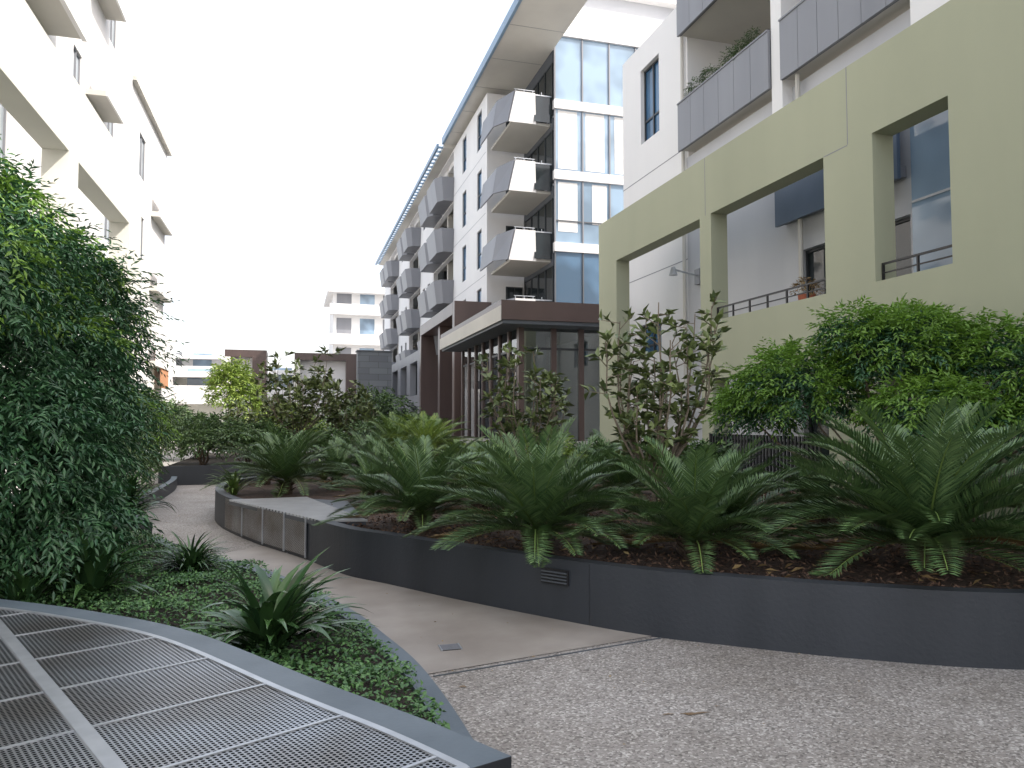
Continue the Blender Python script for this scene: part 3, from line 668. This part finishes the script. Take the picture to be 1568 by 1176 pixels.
def farb(name,x0,x1,y,zt,nf,mat,band=True):
    e=empty(name); mb=MB(); fh=zt/nf; mb.box(x0,x1,y,y+12,0,zt-1.2,mat)
    for k in range(1,nf):
        z=k*fh
        mb.box(x0-.5,x1+.4,y-1.2,y-.002,z-.15,z+1.2,M_WHITE)
        for j in range(int((x1-x0)/3.0)):
            a=x0+.4+j*3.0; mb.box(a,a+1.9,y-.03,y-.004,z+1.25,z+fh-.5,M_GLP if j%2 else M_GREYP)
    mb.box(x0-.8,x1+.8,y-1.5,y+12.5,zt-1.2,zt-.8,M_WHITE); mb.obj('body',e)
farb('distant_apartment_building',4.8,24,100,19.5,5,M_WHITE)
farb('distant_white_building',-26,-6,88,9.5,3,M_WHITE)
farb('distant_townhouse',-11.0,-4.6,60,6.0,2,M_CREAM)
farb('distant_townhouse',-5.5,6,72,7.0,2,M_WHITE)
# ------------------------------------------------------------ LEFT BUILDINGS
e=empty('cream_frame_wall'); mb=MB()
wall(mb,'x',-3.45,-1,3.0,18.9,0,7.1,[(6.0,13.1,-.1,5.85),(13.65,17.6,-.1,5.85)],.38,M_CREAM)
mb.obj('wall',e)
mb=MB(); wb=MB(); e=empty('left_apartment_building')
ops=[];wins=[]
for zf in(3.0,6.05,9.1,12.15,15.2):
    for a,wd in((21,.8),(24.6,1.0)):
        ops.append((a,a+wd,zf+1.0,zf+2.1)); wins.append(ops[-1])
    for a,wd in((12.2,1.2),(15.8,1.0)): ops.append((a,a+wd,zf+.6,zf+2.4)); wins.append(ops[-1])
wall(mb,'x',-5.5,-1,2,28,0,18.3,ops,.3,M_WHITE)
for w in wins: window(wb,'x',-5.5,-1,*w,nv=2,glass=M_GLW,depth=.04,frame=M_GREYP,fw=.04)
mb.box(-18,-5.82,2,28,0,18.2,M_WHITE)
for zf in(10.6,13.7,16.8):
    mb.box(-5.5,-4.75,4,19.0,zf-.2,zf,M_OFFW); mb.box(-4.8,-4.7,4,19.0,zf-.25,zf+1.0,M_WHITE)
    wb.box(-5.5,-5.0,22.2,24.2,zf-.2,zf-.05,M_OFFW); wb.box(-5.0,-4.95,22.2,24.2,zf-.2,zf+.85,M_WHITE)
mb.box(-5.8,-5.4,2,28.3,18.3,18.5,M_WHITE)
mb.obj('walls',e); wb.obj('windows',e)
mb=MB(); wb=MB(); e=empty('left_far_apartment_building')
ops=[];wins=[]
for zf in(1.0,4.0,7.0,10.0):
    for a in(30,): ops.append((a,a+1.2,zf+.7,zf+2.3)); wins.append(ops[-1])
wall(mb,'x',-5.6,-1,28.4,36,0,13.5,ops,.3,M_WHITE); mb.box(-18,-5.92,28.4,36,0,13.4,M_WHITE)
for w in wins: window(wb,'x',-5.6,-1,*w,nv=2,glass=M_GLW,depth=.04,frame=M_GREYP,fw=.04)
for zf in(4.0,7.0,10.0): mb.box(-5.6,-5.3,32.5,35.8,zf-.2,zf,M_OFFW); wb.box(-5.3,-5.25,32.5,35.8,zf-.2,zf+.95,M_WHITE)
mb.box(-5.9,-5.42,28.3,36.2,13.5,13.65,M_OFFW)
wb.box(-5.35,-5.3,34,35.8,3.0,4.6,M_ORANGE)
mb.box(-14,-8.4,38.4,60,0,8.5,M_WHITE); mb.obj('walls',e); wb.obj('windows',e)
e=empty('far_planter'); mb=MB(); mb.box(-3.2,1.2,20.4,20.55,0,.48,M_PLANTER); mb.box(-3.2,6.5,20.55,30,0,.42,M_SOIL); mb.obj('wall',e)
# ------------------------------------------------------------ PLANTS
ZS=.42
cy=[(4.78,4.80,1.28,78,L_CYC,.2),(3.28,5.75,1.0,50,L_CYC,.15),(4.1,6.5,.85,38,L_CYC,.12),(2.13,6.55,1.05,64,L_CYC,.17),(1.36,8.2,.98,54,L_CYC,.16),
    (-.1,12.8,1.1,56,L_CYC,.2),(1.4,14.3,.95,40,L_CYC,.2),(4.5,9.9,.95,40,L_CYC,.2),(2.4,9.8,.85,40,L_CYCL,.2),(2.9,11.6,.9,38,L_CYC,.2),(1.9,12.0,.85,38,L_CYCL,.2),
    (5.8,7.4,.75,34,L_CYC,.15),(6.9,5.0,1.0,44,L_CYC,.2),(.75,13.8,.8,34,L_CYC,.2),(5.5,9.0,.8,34,L_CYC,.15),(3.1,14.0,.8,34,L_CYCL,.2),(-.5,14.9,.7,30,L_CYC,.2),(3.3,8.6,.75,34,L_CYC,.15),(1.1,10.9,.7,34,L_CYC,.15)]
for i,(x,y,R,nf,mt,lf) in enumerate(cy): cycad(x,y,ZS,R,nf,100+i,mt,lf,near=y<9)
for i,(x,y) in enumerate([(2.7,16.0),(3.2,17.3),(2.2,16.9)]): cycad(x,y,ZS,1.0,26,300+i,L_YEL if i<1 else L_CYCL,.55,name='feather_palm',dead=0,near=False,ell=10)
strap_plant('clivia_plant',-.14,5.15,.08,92,.74,.068,L_STRAP,1,elmin=28,droop=1.55)
strap_plant('clivia_plant',-1.62,7.1,.08,70,.78,.062,L_STRAP,2,droop=1.6)
strap_plant('clivia_plant',-2.0,6.7,.08,50,.6,.05,L_STRAP,12)
strap_plant('mondo_grass',-.95,8.0,.08,220,.55,.024,L_STRAP,3,elmin=20)
strap_plant('clivia_plant',-1.75,9.0,.5,60,.7,.045,L_STRAP,4)
strap_plant('clivia_plant',-2.6,13.2,.1,50,.8,.05,L_STRAP,5)
strap_plant('mondo_grass',-2.9,15.0,.1,80,.7,.03,L_STRAP,6)
for i,(x,y) in enumerate([(.6,15.6),(1.6,15.8),(3.9,12.6),(6.6,10.6),(5.4,11.3),(4.6,8.0),(-.9,12.9),(3.0,10.0)]):
    strap_plant('strap_leaf_plant',x,y,ZS,55,.6,.035,L_STRAP if i%2 else L_CYCL,20+i)
n=100000; x=RNG.uniform(-4,1,n); y=RNG.uniform(2.4,11,n); k=inpoly(x,y,bed); x=x[k];y=y[k]
k2=(RNG.random(len(x))<np.clip(1.35-y*.07,.3,1)); x=x[k2];y=y[k2]; n=len(x)
hh=.05+.05*np.sin(x*5+np.sin(y*4))*np.cos(y*6)
P=np.stack([x,y,.08+np.maximum(hh,0.01)+RNG.random(n)*.06],1); D=RNG.normal(size=(n,3))*[1,1,.4]+[0,0,.15]; U=RNG.normal(size=(n,3))*.4+[0,0,1]
leaf_obj('groundcover_plants',P,D,U,.025+.022*RNG.random(n),.022,L_COVER,None)
# big bush left
e=empty('tall_left_bush')
lob=[(-2.7,8.3,.9,1.0,1.9,1.0),(-2.75,8.6,2.0,1.0,1.8,1.0),(-2.95,8.3,3.0,.85,1.5,.85),(-3.2,8.2,3.75,.6,.9,.4),(-2.25,9.6,2.5,.5,.8,.8),(-2.1,7.4,1.3,.45,.8,.8),(-2.45,6.9,2.5,.45,.7,.7),(-2.25,9.6,1.3,.5,.8,.7),(-2.05,8.4,2.0,.4,.7,.5),(-2.45,9.3,3.15,.5,.8,.4),(-1.9,7.6,.6,.5,.9,.45),(-2.9,6.6,1.2,.8,.8,1.0)]
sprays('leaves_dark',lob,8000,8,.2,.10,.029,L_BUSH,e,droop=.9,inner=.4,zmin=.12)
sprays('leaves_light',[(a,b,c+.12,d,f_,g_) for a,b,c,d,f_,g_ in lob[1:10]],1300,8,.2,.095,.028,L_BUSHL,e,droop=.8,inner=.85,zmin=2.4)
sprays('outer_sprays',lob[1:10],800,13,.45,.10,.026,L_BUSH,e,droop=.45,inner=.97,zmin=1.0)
mb=MB(); stems(mb,(-2.7,8.5,0),[(l[0],l[1],l[2]) for l in lob],.05,M_BARKD); mb.obj('stems',e)
e=empty('left_shrub'); lob=[(-3.2,15.6,1.2,.8,1.2,1.0),(-3.1,16.5,1.5,.7,.9,.8),(-3.0,14.6,.8,.6,.8,.6)]
sprays('leaves',lob,1600,7,.2,.12,.035,L_SHRUB,e,droop=.9,zmin=.1)
sprays('leaves_light',lob,500,7,.2,.12,.035,L_BUSHL,e,droop=.9,inner=.9,zmin=1.3)
mb=MB(); stems(mb,(-3.1,15.5,0),[(l[0],l[1],l[2]) for l in lob],.04,M_BARKD); mb.obj('stems',e)
e=empty('right_bush'); lob=[(6.1,8.0,1.85,.75,.8,.55),(6.7,7.0,2.25,.65,.7,.5),(7.3,6.3,1.95,.65,.75,.6),(7.3,7.6,2.4,.5,.7,.45),(6.4,6.3,1.55,.6,.6,.35),(5.75,8.5,1.6,.45,.45,.35),(7.4,5.7,1.5,.5,.5,.4),(6.3,7.3,2.55,.35,.4,.25),(6.9,6.5,1.3,.5,.5,.3)]
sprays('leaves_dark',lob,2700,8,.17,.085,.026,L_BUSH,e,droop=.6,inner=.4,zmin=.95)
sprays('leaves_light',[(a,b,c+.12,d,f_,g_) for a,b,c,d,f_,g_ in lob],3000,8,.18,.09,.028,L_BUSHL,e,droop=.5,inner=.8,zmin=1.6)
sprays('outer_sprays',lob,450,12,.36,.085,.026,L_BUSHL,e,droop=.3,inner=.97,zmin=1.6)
mb=MB(); stems(mb,(6.7,7.0,.4),[(l[0],l[1],l[2]) for l in lob]*2,.028,M_BARK,.12); mb.obj('stems',e)
def magnolia(x,y,z,h,w,n_b,seed,leafL=.15,mat=None):
    e=empty('magnolia_tree'); rr=random.Random(seed); mb=MB(); mat=mat or L_MAG
    fork=Vector((x,y,z+h*.22)); mb.cyl((x,y,z-.05),fork,.035,.028,M_BARK)
    Ps=[];Ds=[];Us=[]
    for k in range(n_b):
        az=k*2.4+rr.uniform(-.4,.4); rad=w*rr.uniform(.25,1); top=Vector((x+math.cos(az)*rad,y+math.sin(az)*rad,z+h*rr.uniform(.6,1.0)))
        prev=fork; r=.018; pts=[]
        for i in range(1,7):
            f=i/6; c=fork.lerp(top,f); o=math.sin(f*math.pi)*.25*w; c+=Vector((math.cos(az)*o,math.sin(az)*o,-.02))+Vector((rr.uniform(-.025,.025),rr.uniform(-.025,.025),0))
            if i==6:c=top
            mb.cyl(prev,c,r,r*.82,M_BARK,6); r*=.82; pts.append((prev.copy(),c.copy())); prev=c
        for (a,b) in pts[1:]:
            for q in range(2 if (a,b)!=pts[-1] else 3):
                p=a.lerp(b,rr.random()); d=Vector((rr.gauss(0,1),rr.gauss(0,1),rr.uniform(.1,.9))).normalized(); tp=p+d*rr.uniform(.06,.22)*w*1.6
                mb.cyl(p,tp,.006,.004,M_BARK,4)
                for s_ in range(6):
                    dd=Vector((rr.gauss(0,1),rr.gauss(0,1),rr.gauss(.35,.6)))+d*.8
                    Ps.append(p.lerp(tp,rr.uniform(.4,1))); Ds.append(dd); Us.append((rr.gauss(0,.5),rr.gauss(0,.5),1))
    leaf_obj('leaves',np.array(Ps),np.array(Ds),np.array(Us),np.array([leafL*rr.uniform(.6,1.1) for _ in Ps]),leafL*.42,mat,e,fold=.2,curl=.15)
    mb.obj('branches',e)
magnolia(3.55,7.0,ZS,2.4,.72,20,1,.145)
magnolia(3.3,10.6,ZS,2.3,.8,17,2,.16)
magnolia(.1,22.8,ZS,3.3,1.3,18,3,.26)
magnolia(1.6,24.5,ZS,2.6,1.0,14,4,.24)
magnolia(-1.2,24,ZS,2.0,.9,12,6,.2)
def shrub(name,x,y,z0,r,h,mat,n,L,m=6):
    e=empty(name); lob=[]
    rr=random.Random(int(x*100+y*10))
    for k in range(6): lob.append((x+rr.uniform(-.5,.5)*r,y+rr.uniform(-.5,.5)*r,z0+h*rr.uniform(.35,.75),r*rr.uniform(.4,.65),r*rr.uniform(.4,.65),h*.3))
    sprays('leaves',lob,n,m,L*1.6,L,L*.38,mat,e,droop=.4,zmin=z0)
    mb=MB(); stems(mb,(x,y,z0-.1),[(l[0],l[1],l[2]) for l in lob],.03*r+.01,M_BARKD); mb.obj('stems',e)
shrub('sunlit_tree',-2.3,32,.3,1.1,3.8,L_YEL,700,.2)
shrub('croton_plant',4.0,12.9,.4,.35,.9,L_CROT,45,.13)
for i,(x,y,r,h,mt) in enumerate([(-2.4,22,1.0,1.3,L_SHRUB),(-1.2,21.6,.8,1.2,L_SHRUB),(-.2,21.8,.9,1.1,L_SHRUB),(1.2,22,.9,1.0,L_SHRUB),(2.6,20,1.1,1.3,L_SHRUB),(2.6,26,1.3,2.2,L_SHRUB),(.2,27,1.2,1.4,L_YEL),(-2.9,26,1.3,1.3,L_SHRUB),(-3.7,23,1.1,1.6,L_SHRUB),
    (3.8,22,1.0,.7,L_SHRUB),(5.3,20.5,1.1,.6,L_SHRUB),(4.5,19.0,.9,.6,L_YEL),(6.2,18,.9,.6,L_SHRUB),(5.5,14,.8,.6,L_SHRUB),(4.6,12.9,.5,.85,L_YEL),(6.9,15.5,.9,.7,L_SHRUB),(-1,34,1.6,1.8,L_YEL),(2,33,1.6,2,L_SHRUB),(-4.4,34,1.6,2.0,L_SHRUB),(0,40,2,2,L_YEL),(4.4,30,1.2,1.5,L_SHRUB),(7.1,12.0,.6,.8,L_SHRUB)]):
    shrub('garden_shrub',x,y,.4,r,h,mt,420,.13 if y<25 else .18)
# ------------------------------------------------------------ LIGHT / WORLD / CAMERA
el=math.radians(44); az=math.atan2(.8,-.6)
w=bpy.data.worlds.new('World'); scene.world=w; w.use_nodes=True; nt=w.node_tree
sky=nt.nodes.new('ShaderNodeTexSky'); sky.sky_type='NISHITA'; sky.sun_disc=False
sky.sun_elevation=el; sky.sun_rotation=az; sky.dust_density=6.0; sky.air_density=1.0; sky.ozone_density=1.0; sky.altitude=0
tc=nt.nodes.new('ShaderNodeTexCoord'); sx=nt.nodes.new('ShaderNodeSeparateXYZ'); nt.links.new(tc.outputs['Generated'],sx.inputs[0])
rp=nt.nodes.new('ShaderNodeValToRGB'); cr=rp.color_ramp
cr.elements[0].position=0; cr.elements[0].color=(.82,.82,.82,1); cr.elements[1].position=1; cr.elements[1].color=(.62,.65,.70,1)
q=cr.elements.new(.3); q.color=(.70,.70,.71,1)
q=cr.elements.new(.52); q.color=(.57,.61,.66,1)
nt.links.new(sx.outputs[2],rp.inputs[0])
sc=nt.nodes.new('ShaderNodeVectorMath'); sc.operation='SCALE'; sc.inputs['Scale'].default_value=9.9; nt.links.new(rp.outputs[0],sc.inputs[0])
ad=nt.nodes.new('ShaderNodeVectorMath'); ad.operation='ADD'; nt.links.new(sky.outputs[0],ad.inputs[0]); nt.links.new(sc.outputs[0],ad.inputs[1])
nt.links.new(ad.outputs[0],nt.nodes['Background'].inputs[0]); nt.nodes['Background'].inputs[1].default_value=0.15
s=Vector((.8*math.cos(el),-.6*math.cos(el),math.sin(el)))
ld=bpy.data.lights.new('sun','SUN'); ld.energy=5.0; ld.angle=math.radians(.5); ld.color=(1,.95,.88)
lo=bpy.data.objects.new('sun',ld); lo.rotation_euler=(-s).to_track_quat('-Z','Y').to_euler(); scene.collection.objects.link(lo)
cd=bpy.data.cameras.new('camera'); cam=bpy.data.objects.new('camera',cd); scene.collection.objects.link(cam)
cam.location=(0,0,1.6); cam.rotation_euler=(math.radians(92.84),0,math.radians(-16.2)); cd.lens=26.4; cd.sensor_width=36; cd.clip_end=2000; cd.clip_start=.05
scene.camera=cam
